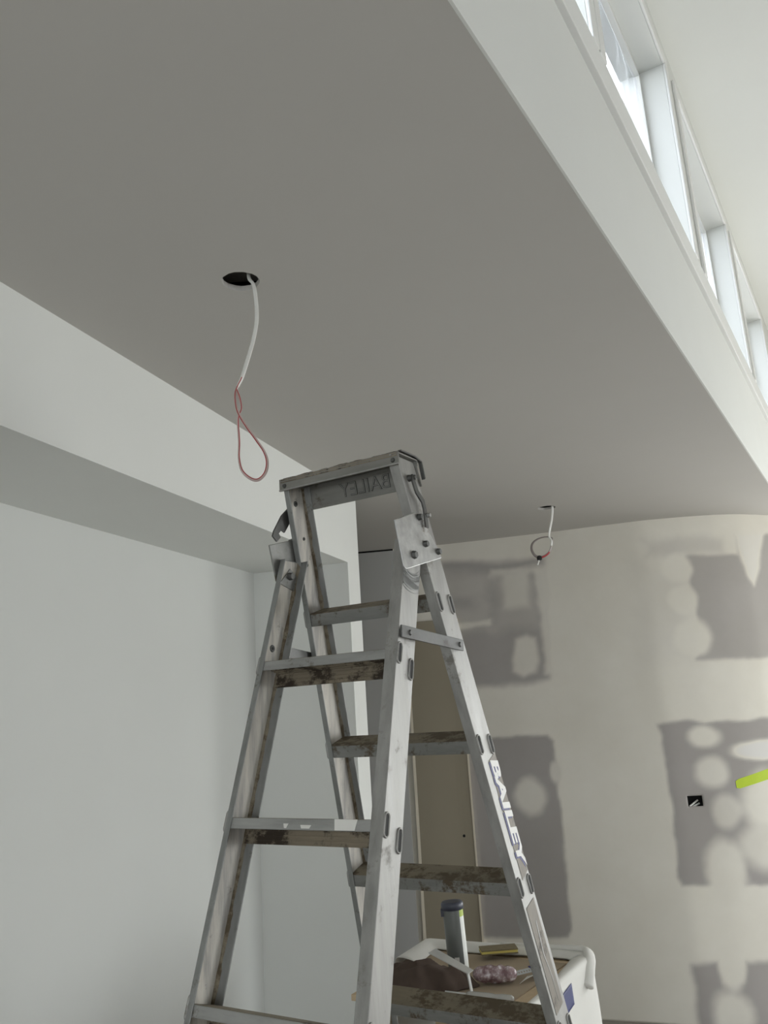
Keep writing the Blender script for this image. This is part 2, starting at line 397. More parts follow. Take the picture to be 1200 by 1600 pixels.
def back_wall():
    xs = np.concatenate([np.arange(-3, .3, .1), np.arange(.3, 2.45, .011), np.arange(2.45, 6.2, .08), [6.2]])
    zs = np.concatenate([np.arange(0, HC, .011), [HC], [HC + .01]])
    Xg, Zg = np.meshgrid(xs, zs, indexing='ij'); Z = Zg - .05
    nz = np.array([[noise.noise(Vector((x * 9, z * 9, 0))) for z in zs] for x in xs])
    nf = np.array([[noise.noise(Vector((x * 30, z * 30, 5))) for z in zs] for x in xs])
    wob = .012 * nz + .003 * nf
    coat = np.full(Xg.shape, .5)
    def dark(poly, w=.016, amt=1.0, fz=1.0):
        nonlocal coat
        m = soft(seg_dist(Xg, Z, poly) + wob * fz, w) * amt; coat = coat * (1 - m) + 0.0 * m
    def light(poly, w=.02, val=.45, amt=1.0, fz=1.0):
        nonlocal coat
        m = soft(seg_dist(Xg, Z, poly) + wob * fz, w) * amt; coat = coat * (1 - m) + val * m
    def blob(x, z, rx, rz, val=.42, w=.35, amt=1.0):
        nonlocal coat
        rr = np.hypot((Xg - x) / rx, (Z - z) / rz) + wob * 13; m = soft(1 - rr, w) * amt; coat = coat * (1 - m) + val * m
    # upper left patch
    dark([(.342, 2.50), (.939, 2.45), (.903, 1.746), (.8, 1.72), (.282, 1.73)], .03, .95, 1.4)
    light([(.30, 2.42), (.62, 2.40), (.60, 2.26), (.30, 2.25)], .05, .32, .6, 3)
    light([(.30, 2.22), (.61, 2.21), (.59, 2.06), (.30, 2.05)], .05, .32, .55, 3)
    light([(.62, 2.43), (.92, 2.41), (.92, 2.37), (.62, 2.38)], .02, .45, .8, 2)
    light([(.642, 2.36), (.906, 2.36), (.903, 2.05), (.629, 2.05)], .05, .26, .5, 3)
    light([(.36, 2.10), (.60, 2.12), (.60, 2.09), (.36, 2.07)], .012, .5, .9)
    light([(.88, 2.4), (.95, 2.4), (.92, 1.78), (.895, 1.78)], .02, .5, .8, 2)
    light([(.698, 2.395), (.851, 2.388), (.835, 2.17), (.689, 2.18)], .03, .42, .95)
    light([(.735, 1.99), (.80, 2.01), (.85, 1.985), (.86, 1.85), (.83, 1.787), (.76, 1.765), (.705, 1.80)], .02, .45)
    # upper right patch
    dark([(1.713, 2.383), (2.02, 2.37), (2.02, 2.493), (2.30, 2.493), (2.30, 1.785), (2.107, 1.785), (1.909, 1.781), (1.693, 1.795), (1.748, 1.88), (1.723, 2.08), (1.714, 2.264)], .015, .85)
    dark([(1.497, 2.49), (1.80, 2.49), (1.95, 2.47), (1.93, 2.38), (1.501, 2.394)], .04, .35, 2)
    dark([(1.45, 2.361), (1.69, 2.359), (1.70, 1.812), (1.40, 1.815)], .14, .22, 3)
    light([(2.02, 2.50), (2.22, 2.50), (2.15, 2.30), (2.095, 2.19), (2.055, 2.25), (2.025, 2.40)], .02, .62)
    for x, z, rx, rz in ((1.655, 2.315, .085, .085), (1.67, 2.13, .08, .085), (1.69, 1.915, .10, .11)): blob(x, z, rx, rz, .5, .25)
    # right middle patch
    dark([(1.438, 1.455), (1.604, 1.472), (1.686, 1.45), (2.05, 1.456), (2.3, 1.45), (2.3, .605), (1.773, .611), (1.746, .631), (1.582, .618), (1.458, .618), (1.445, .665), (1.464, 1.055), (1.454, 1.222), (1.456, 1.392)], .014)
    for x, z, rx, rz, v in ((1.675, 1.376, .085, .058, .5), (1.69, 1.19, .085, .078, .42), (1.735, .985, .075, .085, .33), (1.69, .735, .10, .11, .45), (1.69, .64, .095, .11, .47), (1.985, 1.29, .16, .05, .85), (1.99, 1.01, .17, .16, .52), (1.93, .80, .16, .12, .42)):
        blob(x, z, rx, rz, v, .35)  # upper wide pale blobs at the right paint glare into the coat
    # bottom right patch
    dark([(1.45, .236), (1.584, .253), (1.594, .153), (1.695, .152), (1.716, .25), (1.832, .245), (2.0, .24), (2.0, -.09), (1.45, -.09)], .02)
    blob(1.62, .0, .095, .11, .45); blob(1.645, .21, .06, .10, .5)
    # left middle patch
    dark([(.40, 1.42), (.483, 1.435), (.86, 1.422), (.892, 1.391), (.892, .898), (.882, .385), (.862, .355), (.389, .342)], .013)
    blob(.735, 1.09, .085, .10, .42, .3); blob(.885, 1.22, .03, .06, .4)
    me = bpy.data.meshes.new('wall_back'); nx, nzs = Xg.shape
    verts = [(float(xs[i]), yW(xs[i]), float(zs[j])) for i in range(nx) for j in range(nzs)]
    faces = [(i * nzs + j, (i + 1) * nzs + j, (i + 1) * nzs + j + 1, i * nzs + j + 1) for i in range(nx - 1) for j in range(nzs - 1)
             if not (1.545 < xs[i] + .005 < 1.617 and 1.066 < zs[j] + .005 < 1.116)]
    me.from_pydata(verts, [], faces)
    at = me.attributes.new('coat', 'FLOAT', 'POINT'); at.data.foreach_set('value', coat.astype(np.float32).ravel())
    me.materials.append(M['wallboard'])
    for p in me.polygons: p.use_smooth = True
    o = bpy.data.objects.new('wall_back', me); C.objects.link(o); o['kind'] = 'structure'
    md = o.modifiers.new('solid', 'SOLIDIFY'); md.thickness = .012; md.offset = -1
    return o
back_wall()
# flush grey panel left of the brown board, thin shadow gap above it
def strip_on_wall(x0, x1, off0, off1, z0, z1, n=12, xt0=None, xt1=None):
    mb = MB(); rings = []
    xt0 = x0 if xt0 is None else xt0; xt1 = x1 if xt1 is None else xt1
    for i in range(n + 1):
        u = i / n; a = x0 + (x1 - x0) * u; b = xt0 + (xt1 - xt0) * u
        rings.append([(a, yW(a) - off0, z0), (a, yW(a) - off1, z0), (b, yW(b) - off1, z1), (b, yW(b) - off0, z1)])
    return mb.loft(rings)
struct('door_1', strip_on_wall(-2.6, .045, .0, .014, 0, HC - .012), M['grey'], bevel=.001)
struct('trim_12', strip_on_wall(-2.6, .04, .0, .004, HC - .012, HC), M['black'])  # black strip painted in as the shadow of the gap

bb = empty('plaster_board_strip', (.2, yW(.2), .3)); tag(bb, 'tall brown unpainted board strip with pale edges, standing against the back wall', 'board')
def into(o):
    o.matrix_parent_inverse = Matrix.Translation(-Vector(o.parent.location)); return o
into(obj('board_face', strip_on_wall(.086, .398, .001, .016, 0, 2.19, xt0=.098, xt1=.398), M['brownboard'], bb))
into(obj('edge_strip', strip_on_wall(.068, .086, .001, .019, 0, 2.19, n=2, xt0=.083, xt1=.098), M['edge'], bb))
into(obj('edge_strip', strip_on_wall(.398, .409, .001, .018, 0, 2.19, n=2), M['edge'], bb))
x = .345
into(obj('screw_hole', MB().cyl((x, yW(x) - .0162, .94), (x, yW(x) - .0175, .94), .008), M['black'], bb))

# socket cut-out with cable ends
so = empty('socket_opening', (1.58, yW(1.58), 1.09)); tag(so, 'small black rectangular hole cut in the back wall with grey cable ends inside', 'socket opening')
yb = yW(1.58)
into(obj('box_back', MB().box(1.535, 1.628, yb + .045, yb + .05, 1.05, 1.13), M['black'], so))
into(obj('box_side', MB().box(1.535, 1.538, yb + .012, yb + .05, 1.05, 1.13).box(1.625, 1.628, yb + .015, yb + .05, 1.05, 1.13).box(1.535, 1.628, yb + .015, yb + .05, 1.05, 1.053).box(1.535, 1.628, yb + .015, yb + .05, 1.127, 1.13), M['black'], so))
for (a, b) in (((1.553, 1.068), (1.605, 1.095)), ((1.562, 1.062), (1.612, 1.078))):
    into(obj('cable_end', MB().cyl((a[0], yb + .012, a[1]), (b[0], yb + .03, b[1]), .0045), M['cablewhite'], so))
# lime tape strip
tp_r = []
for i in range(13):
    u = i / 12; a = 1.805 + .21 * u; zb = 1.143 + .048 * u + (.008 if i == 0 else 0); zt_ = 1.192 + .052 * u - (.006 if i == 0 else 0)
    tp_r.append([(a, yW(a) - .0005, zb), (a, yW(a) - .0022, zb), (a, yW(a) - .0022, zt_), (a, yW(a) - .0005, zt_)])
tp = obj('masking_tape', MB().loft(tp_r), M['tapeg'])
tag(tp, 'short strip of lime green masking tape stuck slanting on the plastered back wall', 'tape')

# ------------------------------------------------------------------ hanging cables
def catmull(P, n=10):
    P = [Vector(p) for p in P]; P = [P[0] * 2 - P[1]] + P + [P[-1] * 2 - P[-2]]; out = []
    for i in range(1, len(P) - 2):
        for k in range(n):
            t = k / n; a, b, c, d = P[i - 1:i + 3]
            out.append(.5 * ((2 * b) + (c - a) * t + (2 * a - 5 * b + 4 * c - d) * t * t + (-a + 3 * b - 3 * c + d) * t ** 3))
    out.append(P[-2]); return out
def ribbon(path, hw, ht, ang, view=(0, 1, 0), off=0.0, n=10, offn=0.0):
    rings = []; N_ = len(path); view = Vector(view)
    for i, p in enumerate(path):
        t = (path[min(i + 1, N_ - 1)] - path[max(i - 1, 0)]).normalized()
        side = t.cross(view).normalized(); nrm = side.cross(t).normalized()
        a = ang(i / (N_ - 1)); wv = side * math.cos(a) + nrm * math.sin(a); hv = -side * math.sin(a) + nrm * math.cos(a)
        c = p + wv * off + hv * offn
        rings.append([c + wv * (hw * math.cos(2 * PI * k / n)) + hv * (ht * math.sin(2 * PI * k / n)) for k in range(n)])
    return MB().loft(rings)
def up5(P, dy=None):
    out = []
    for i, p in enumerate(P): out.append((p[0], p[1] + (dy[i] if dy else 0), p[2] + .05))
    return out
c1 = up5([(-.2775, 1.744, 2.66), (-.2775, 1.744, 2.618), (-.2678, 1.744, 2.5996), (-.263, 1.744, 2.5588), (-.2627, 1.744, 2.5108), (-.2712, 1.744, 2.4639), (-.287, 1.744, 2.4102), (-.2994, 1.744, 2.3724), (-.3085, 1.744, 2.3531), (-.3146, 1.744, 2.3352), (-.3137, 1.744, 2.3093), (-.307, 1.744, 2.2847)])
c1b = up5([(-.307, 1.738, 2.2847), (-.2907, 1.735, 2.2536), (-.2689, 1.735, 2.2194), (-.2527, 1.738, 2.1918), (-.2478, 1.742, 2.168), (-.254, 1.744, 2.1451), (-.2698, 1.744, 2.1316), (-.2878, 1.744, 2.1371), (-.3042, 1.744, 2.1556), (-.3105, 1.746, 2.1853), (-.3098, 1.749, 2.2221), (-.3117, 1.750, 2.267), (-.3099, 1.751, 2.2849), (-.3040, 1.751, 2.3022), (-.3062, 1.746, 2.324), (-.313, 1.745, 2.3446)])
pth = catmull(c1[:-1] + c1b)
L1_ = len(catmull(c1)) / len(pth)
def ang1(u):
    u = u / L1_
    if u < .55: return .35 + .2 * u
    if u < .8: return .45 + (u - .55) * 4.2
    return 1.5 if u > 1.2 else 1.5
ca = empty('hanging_cable', (-.29, 1.744, HC)); tag(ca, 'white and red cable hanging in a long twisted loop from the near ceiling hole', 'cable')
cutn = int(len(pth) * L1_ * .74)
into(obj('white_sheath', ribbon(pth[:cutn], .0046, .0021, lambda u: ang1(u * cutn / len(pth))), M['cablewhite'], ca, smooth=True))
into(obj('pink_sheath', ribbon(pth[cutn - 1:], .0044, .0019, lambda u: .95 if u > .25 else .95 + (1 - u * 4) * .6), M['cablepink'], ca, smooth=True))
into(obj('red_stripe', ribbon(pth[cutn - 12:], .0011, .0010, lambda u: .95 if u > .25 else .95 + (1 - u * 4) * .6, off=-.0036, offn=-.0006), M['cablered'], ca, smooth=True))
c2 = up5([(.8865, 4.275, 2.66), (.8865, 4.275, 2.6044), (.8765, 4.275, 2.5426), (.8606, 4.275, 2.4886), (.8536, 4.275, 2.4547), (.864, 4.272, 2.4267), (.853, 4.27, 2.3866), (.8336, 4.27, 2.3607), (.7987, 4.27, 2.346), (.7699, 4.275, 2.358), (.7568, 4.28, 2.3928), (.7669, 4.285, 2.4261), (.7993, 4.29, 2.448), (.8403, 4.29, 2.4556), (.872, 4.285, 2.4455), (.868, 4.278, 2.42)])
pth2 = catmull(c2)
cb = empty('hanging_cable', (.87, 4.275, HC)); tag(cb, 'short coiled cable hanging from the small far ceiling hole in front of the plastered wall', 'cable')
k2 = int(len(pth2) * .38)
into(obj('white_sheath', ribbon(pth2[:k2], .0075, .003, lambda u: .3 + u * .6), M['cablewhite'], cb, smooth=True))
into(obj('coil', ribbon(pth2[k2 - 1:], .0075, .003, lambda u: .9 - .3 * math.sin(u * 5)), M['cablegrey'], cb, smooth=True))
into(obj('red_stripe', ribbon(pth2[k2 + 8:k2 + 26], .005, .0012, lambda u: .6, offn=-.0028), M['cablered'], cb, smooth=True))
into(obj('black_tape_knot', MB().lathe([(.001, -.014), (.012, -.01), (.014, 0), (.010, .011), (.001, .014)], Matrix.Translation((.79, 4.268, 2.392))), M['rubber'], cb, smooth=True))
into(obj('bare_end', MB().cyl((.79, 4.268, 2.39), (.775, 4.262, 2.355), .004), M['cablewhite'], cb))

# ------------------------------------------------------------------ stepladder
ZC = E + .5185
LX, LY, LT = -.0201, 1.8964, -.5429
WA = lambda s: .1535 + .0705 * s
WBf = lambda s: .1592 + .0309 * s
DA = lambda s: -.1139 + .3106 * s
DB = lambda s: -.0615 - .3271 * s
cA, cB, fA, fB = .073, .0687, .024, .0271
lad = empty('step_ladder', (LX, LY, 0), LT)
tag(lad, 'old dirty aluminium stepladder standing open in the middle of the room under the low ceiling', 'ladder')
SBOT = ZC - .02
def rail(name, side, Wf, Df, c, f, s0, s1, mat, t=.003, n=2, ff=None):
    ff = f if ff is None else ff
    mb = MB(); rings = []
    for i in range(n):
        s = s0 + (s1 - s0) * i / (n - 1); W = Wf(s); d = Df(s); z = ZC - s; h = c / 2
        prof = [(W, d - h), (W, d + h), (W - f, d + h), (W - f, d + h - t), (W - t, d + h - t), (W - t, d - h + t), (W - ff, d - h + t), (W - ff, d - h)]
        rings.append([(side * a, b, z) for a, b in prof])
    return obj(name, mb.loft(rings), mat, lad, bevel=.0012, seg=2)
raR = rail('rear_rail', 1, WA, DA, cA, fA, -.002, SBOT, M['alu'])
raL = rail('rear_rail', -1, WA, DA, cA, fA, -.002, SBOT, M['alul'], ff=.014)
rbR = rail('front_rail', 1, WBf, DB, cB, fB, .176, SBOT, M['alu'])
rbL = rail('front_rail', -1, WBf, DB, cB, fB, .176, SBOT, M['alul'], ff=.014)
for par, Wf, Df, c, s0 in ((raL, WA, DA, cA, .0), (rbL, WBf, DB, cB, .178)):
    rings = []
    for s in (s0, SBOT):
        W = Wf(s) - .0028; d = Df(s); h = c / 2 - .0032
        rings.append([(-W, d - h, ZC - s), (-W, d + h - .004, ZC - s), (-W + .0009, d + h - .006, ZC - s), (-W + .0009, d - h, ZC - s)])
    obj('inner_web', MB().loft(rings), M['aluB'], par)
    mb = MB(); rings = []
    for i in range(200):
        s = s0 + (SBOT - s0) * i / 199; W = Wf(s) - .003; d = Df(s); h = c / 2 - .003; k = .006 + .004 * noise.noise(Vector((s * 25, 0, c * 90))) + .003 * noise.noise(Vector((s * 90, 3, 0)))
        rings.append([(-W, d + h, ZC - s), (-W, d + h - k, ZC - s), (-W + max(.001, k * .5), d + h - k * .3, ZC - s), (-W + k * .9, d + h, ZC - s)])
    obj('corner_fillet', mb.loft(rings), M['treadtop'], par)  # irregular brown fillet along the inner rear corner
for par, sd, Wf, Df, c, f in ((raR, 1, WA, DA, cA, fA), (raL, -1, WA, DA, cA, fA), (rbR, 1, WBf, DB, cB, fB), (rbL, -1, WBf, DB, cB, fB)):
    W = Wf(SBOT); d = Df(SBOT); x0, x1 = sorted((sd * (W + .004), sd * (W - f - .003)))
    obj('rubber_foot', MB().box(x0, x1, d - c / 2 - .004, d + c / 2 + .004, 0, .045), M['rubber'], par, bevel=.004)

# tread: channel perpendicular to its rail; tilt>0 back edge lower
def tread(name, W, d0, z0, depth, lip, slope, mat, ribmat, ribs=True, blip=None):
    blip = lip if blip is None else blip
    # local cross-section in (d,z): front top at (d0,z0)
    cs = 1 / math.hypot(1, slope); sn = -slope / math.hypot(1, slope)      # direction going back
    bx_, bz_ = cs, sn; lx_, lz_ = sn, -cs                                     # lip direction (down, perpendicular)
    T = .0025
    prof = [(0, 0), (depth, 0), (depth, blip), (depth - T, blip), (depth - T, T), (T, T), (T, lip), (0, lip)]
    def q(a, b): return (d0 + a * bx_ + b * (-bz_ if False else lx_), z0 + a * bz_ + b * lz_)
    P = [q(a, b) for a, b in prof]
    o = obj(name, MB().prism([(-W, p[0], p[1]) for p in P], (2 * W, 0, 0)), mat, lad, bevel=.0012)
    if ribs:
        mb = MB()
        R_ = [q(.0015, -.0007), q(depth - .001, -.0007), q(depth - .001, .0005), q(.0015, .0005)]
        mb.prism([(-W * .985, p[0], p[1]) for p in R_], (2 * W * .985, 0, 0))
        obj('grip_surface', mb, ribmat, o)
    return o, q
slA = -.3106; slB = .3271
for k in range(7):
    s = .2962 + .30 * k
    if ZC - s < .1: break
    W = WA(s) - .0032
    tread('rear_tread', W, DA(s) - cA / 2 + .0032, ZC - s, cA - .0065, .028, slA, M['tread'], M['treadtop'])
for k in range(7):
    s = .4053 + .30 * k
    if ZC - s < .1: break
    W = WBf(s) - .0032
    o, q = tread('front_tread', W, DB(s) - cB / 2 + .0032, ZC - s, cB - .0065, .020, slB, M['lip'], M['treadtop'], blip=.038)
    # grimy stiffening ribs underneath
    mb = MB(); dp = cB - .0065
    pl = [q(.003, .0026), q(dp - .003, .0026), q(dp - .003, .0036), q(.003, .0036)]
    mb.prism([(-W * .985, p[0], p[1]) for p in pl], (2 * W * .985, 0, 0))
    for a in (.2, .36, .52, .68, .84):
        R_ = [q(dp * a, .003), q(dp * a + .0035, .003), q(dp * a + .0035, .009), q(dp * a, .009)]
        mb.prism([(-W * .985, p[0], p[1]) for p in R_], (2 * W * .985, 0, 0))
    R_ = [q(dp - .0045, .003), q(dp - .0020, .003), q(dp - .0020, .0382), q(dp - .0045, .0382)]
    mb.prism([(-W * .985, p[0], p[1]) for p in R_], (2 * W * .985, 0, 0))
    for b_ in (.012, .0205, .029, .0365):
        R_ = [q(dp - .0065, b_), q(dp - .004, b_), q(dp - .004, b_ + .0022), q(dp - .0065, b_ + .0022)]
        mb.prism([(-W * .985, p[0], p[1]) for p in R_], (2 * W * .985, 0, 0))
    obj('underside_grime', mb, M['grime'], o)
    if k == 1:      # cream paint smear on the front lip
        for a0, a1 in ((.38, .62), (.80, .0),):
            pass
        P = [q(-.0006, .0), q(-.0006, .018)]
        for (x0, x1, y0, y1) in ((.075, .125, 0, .019), (.0, .025, .011, .017), (-.04, -.028, .009, .017)):
            A_ = q(-.0004, y0); B_ = q(-.0004, y1)
            obj('paint_smear', MB().prism([(x0, A_[0], A_[1]), (x1, A_[0], A_[1]), (x1 - .004, B_[0], B_[1]), (x0 + .003, B_[0], B_[1])], (0, -.0006, 0)), M['cloth_w'], o)

# web helper: point on the outer web of a rail
def web(side, Wf, Df, s, dd, off=0.0): return Vector((side * (Wf(s) + off), Df(s) + dd, ZC - s))
def slot(side, Wf, Df, s, dd, slope, parent):
    # raised stadium ring, long axis along the rail
    c = web(side, Wf, Df, s, dd, .0005)
    ax = (web(side, Wf, Df, s + .1, dd) - web(side, Wf, Df, s - .1, dd)).normalized(); cr = Vector((0, 1, 0)); cr = (cr - ax * cr.dot(ax)).normalized()
    ou = ax.cross(cr).normalized()
    if ou[0] * side < 0: ou = -ou
    L, R = .0130, .0074; n = 28; path = []
    for i in range(n):
        a = 2 * PI * i / n; path.append(c + cr * (R * math.cos(a)) + ax * (R * math.sin(a) + (L if math.sin(a) > 0 else -L)))
    rings = []
    for i, p in enumerate(path):
        t = (path[(i + 1) % n] - path[i - 1]).normalized(); b = t.cross(ou).normalized()
        rings.append([p + ou * (.0028 * math.sin(2 * PI * k / 8)) + b * (.0019 * math.cos(2 * PI * k / 8)) for k in range(8)])
    rings.append(rings[0])
    o = obj('slot_rim', MB().loft(rings, caps=False), M['alu'], parent, smooth=True)
    mb = MB().prism([p + ou * .0002 for p in path], ou * .0004)  # flat dark disc over the web, painted as the slot's inner shade
    obj('slot_shade', mb, M['slotdark'], o)
for k in range(6):
    s = .304 + .30 * k
    slot(1, WA, DA, s, -.028, 0, raR); slot(1, WA, DA, s + .002, .025, 0, raR)
    slot(-1, WA, DA, s, -.028, 0, raL); slot(-1, WA, DA, s + .002, .025, 0, raL)
    s = .4145 + .299 * k
    slot(1, WBf, DB, s, -.0255, 0, rbR); slot(1, WBf, DB, s + .032, .0225, 0, rbR)
    slot(-1, WBf, DB, s, -.0255, 0, rbL); slot(-1, WBf, DB, s + .032, .0225, 0, rbL)

# top cap: front lip, tray, side cheeks, back apron
d0 = DA(0) - cA / 2 - .004; d1 = DA(0) + cA / 2 + .006; W0 = WA(0) + .007
cap = obj('top_cap', MB().box(-W0, W0, d0, d0 + .0035, ZC - .019, ZC + .010).box(-W0, W0, d0 + .003, d1, ZC + .0055, ZC + .0085)
          .box(-W0, W0, d1 - .003, d1, ZC - .006, ZC + .010), M['apron'], lad, bevel=.0012)
obj('lip_groove', MB().box(-W0 + .006, W0 - .004, d0 - .0015, d0 + .001, ZC + .0005, ZC + .0025).box(-W0 + .006, W0 - .004, d0 - .0012, d0 + .001, ZC + .0055, ZC + .0075), M['grime'], cap)
obj('lip_bead', MB().box(-W0, W0, d0 - .0018, d0 + .001, ZC - .019, ZC - .0155), M['alu'], cap, bevel=.001)
# crusty grip mat
bm = bmesh.new(); nu, nv = 90, 8; g = []
for i in range(nu + 1):
    row = []
    for j in range(nv + 1):
        u = i / nu; v = j / nv; xx = -W0 * .93 + 1.9 * W0 * u; yy = d0 + .002 + (d1 - d0 - .006) * v
        h = .0035 + .004 * max(0, noise.noise(Vector((xx * 30, yy * 40, 1))) + .35) + .0025 * noise.noise(Vector((xx * 110, yy * 110, 2)))
        if j in (0, nv) or i in (0, nu): h *= .55
        row.append(bm.verts.new((xx, yy, ZC + .0085 + max(h, .0005))))
    g.append(row)
for i in range(nu):
    for j in range(nv): bm.faces.new((g[i][j], g[i + 1][j], g[i + 1][j + 1], g[i][j + 1]))
ext = bmesh.ops.extrude_face_region(bm, geom=bm.faces[:])
for v in ext['geom']:
    if isinstance(v, bmesh.types.BMVert): v.co.z = ZC + .0083
obj('grip_crust', bm, M['crust'], cap)
# back apron with embossed writing (its far side carries the name, so it reads mirrored from here)
ap_d = DA(0) + cA / 2 + .002
ap = obj('back_apron', MB().prism([(-W0 + .004, ap_d, ZC + .004), (W0 - .004, ap_d, ZC + .004), (W0 + .001, ap_d + .012, ZC - .050), (-W0 - .001, ap_d + .012, ZC - .050)], (0, .003, 0)), M['apron'], lad)
def text(body, size, font_shear=0, ext=.0004, off=0.0, spacing=1.0):
    cu = bpy.data.curves.new('lettering', 'FONT'); cu.body = body; cu.size = size; cu.extrude = ext; cu.shear = font_shear; cu.offset = off
    cu.space_character = spacing; cu.align_x = 'CENTER'; cu.align_y = 'CENTER'; cu.resolution_u = 4
    o = bpy.data.objects.new('tmp', cu); C.objects.link(o)
    dg = bpy.context.evaluated_depsgraph_get(); me = bpy.data.meshes.new_from_object(o.evaluated_get(dg)); bpy.data.objects.remove(o); return me
def put_text(me, name, mat, parent, Mx):
    me.transform(Mx); me.materials.clear(); me.materials.append(mat)
    o = bpy.data.objects.new(name, me); C.objects.link(o); o.parent = parent; return o
Mx = Matrix(((-1, 0, 0, .020), (0, 0, 1, ap_d + .0045), (0, 1, 0, ZC - .0245), (0, 0, 0, 1)))   # mirrored in x
sh = Matrix(((1, 0, 0, 0), (0, 1, 0, 0), (0, -.22, 1, 0), (0, 0, 0, 1)))
me = text('BAILEY', .045, ext=.0006, spacing=1.0)
put_text(me, 'embossed_lettering', M['steel'], ap, Matrix(((-1, 0, 0, .020), (0, -.222, 1, ap_d + .0047), (0, 1, 0, ZC - .0245), (0, 0, 0, 1))))
me = text('BAILEY', .045, ext=.0006, off=-.0012)
put_text(me, 'embossed_lettering', M['apron'], ap, Matrix(((-1, 0, 0, .020), (0, -.222, 1, ap_d + .0043), (0, 1, 0, ZC - .0245), (0, 0, 0, 1))))

def bolt(side, Wf, Df, s, dd, r, h, off, mat, parent, name='bolt', n=6):
    c = web(side, Wf, Df, s, dd, off); ou = Vector((side, 0, 0))
    o = obj(name, MB().cyl(c, c + ou * h, r, r * .8, n=n), mat, parent, bevel=.0008)
    return o
def strap(side, pts, w, th, off, name, mat, parent, Wf=WA, Df=DA):
    # polyline (s,dd) flat bar of width w on the outer web
    P = [web(side, Wf, Df, s, dd, off) for s, dd in pts]; ou = Vector((side, 0, 0)); L = []; R = []
    for i, p in enumerate(P):
        t = (P[min(i + 1, len(P) - 1)] - P[max(i - 1, 0)]).normalized(); b = t.cross(ou).normalized()
        L.append(p + b * w / 2); R.append(p - b * w / 2)
    return obj(name, MB().loft([[l, r, r + ou * th, l + ou * th] for l, r in zip(L, R)]), mat, parent, bevel=.001)
for sd in (1, -1):
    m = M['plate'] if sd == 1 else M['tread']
    # hinge plate
    poly = [(.149, -.133), (.126, -.045), (.126, -.020), (.163, .006), (.2075, .026), (.2075, .030), (.214, .030), (.249, -.137), (.252, -.146), (.243, -.150), (.158, -.139)]
    poly = [(.1492, -.1349), (.118, -.0348), (.122, -.012), (.190, .028), (.2064, .0305), (.2482, -.1423), (.2480, -.148), (.243, -.1516)]
    if sd == -1: poly = [(.147, -.1205), (.124, -.029), (.122, -.012), (.190, .028), (.2064, .0305), (.246, -.098), (.2246, -.117)]
    P = [web(sd, WA, DA, s, dd, .0025) for s, dd in poly]
    pl = obj('hinge_plate', MB().prism(P, (sd * .0035, 0, 0)), m, lad, bevel=.0012)
    for (s, dd, r, nn) in ((.2149, -.0975, .0095, 6), (.1841, -.0309, .0075, 12), (.1938, .0204, .0075, 12)):
        bolt(sd, WA, DA, s, dd, r, .008, .006, M['steel'], pl, n=nn)
    # stud for the catch
    bolt(sd, WA, DA, .1270, -.0255, .008, .012, .004, M['steel'], pl, 'stud', 10)
    # catch strap
    if sd == 1:
        hk = strap(1, [(.036, -.006), (.050, -.014), (.072, -.012), (.090, .004), (.108, .002), (.148, -.012)], .0135, .004, .010, 'catch_hook', M['steel'], lad)
        bolt(1, WA, DA, .0411, -.0086, .006, .006, .012, M['steel'], hk, n=12)
        bolt(1, WA, DA, .1200, .004, .0055, .009, .012, M['alu'], hk, 'nut', 6)
        bolt(1, WA, DA, .0411, -.0086, .008, .012, .0, M['steel'], hk, 'washer', 16)
    else:
        # swung out, notched end
        hk = obj('catch_hook', MB().prism([web(-1, WA, DA, s, dd, .006) for s, dd in ((.036, .004), (.0461, -.0149), (.0722, -.0520), (.1118, -.0904), (.1241, -.0983), (.1350, -.0853), (.1229, -.0682), (.1150, -.0730), (.1063, -.0614), (.1106, -.0509), (.0954, -.0349), (.0786, -.0183), (.05, .008))], (-.004, 0, 0)), M['steel'], lad, bevel=.001)
        bolt(-1, WA, DA, .041, -.004, .006, .004, .008, M['steel'], hk, n=12)
    # spreader bar between the two frames
    a = web(sd, WBf, DB, .3735, -.036 if sd == 1 else -.012, .005); b = web(sd, WA, DA, .3955, .012, .005)
    dr = (b - a).normalized(); a2 = a; up_ = Vector((0, 0, 1)); up_ = (up_ - dr * up_.dot(dr)).normalized() * .012
    sp = obj('spreader_bar', MB().prism([a - up_, b - up_, b + up_, a + up_], (sd * .004, 0, 0)), M['steel'], lad, bevel=.001)
    for f_ in (.12, .93):
        c = a.lerp(b, f_) + Vector((sd * .004, 0, 0)); obj('rivet', MB().cyl(c, c + Vector((sd * .003, 0, 0)), .006, .004), M['steel'], sp)
# bent steel strip over the back corner of the cap, right side
P = [(.1545, DA(0) - .034, ZC + .0115), (.1545, DA(0) + .025, ZC + .0115), (.1565, DA(0) + .052, ZC + .004), (.160, DA(0) + .056, ZC - .035)]
obj('corner_strip', MB().loft([[Vector(p) + Vector((0, 0, .0)), Vector(p) + Vector((.009, 0, 0)), Vector(p) + Vector((.009, .003, .003)), Vector(p) + Vector((0, .003, .003))] for p in P]), M['steel'], lad, bevel=.0008)
# cap rivets at the front lip
for xx in (-W0 + .016, W0 - .014):
    c = Vector((xx, d0 - .0005, ZC - .008)); obj('rivet', MB().cyl(c, c + Vector((0, -.003, 0)), .0055, .004, 14), M['steel'], cap)
c = Vector((W0 - .018, d0 - .0005, ZC + .004)); obj('rivet', MB().cyl(c, c + Vector((0, -.003, 0)), .003, .002, 12), M['alu'], cap)
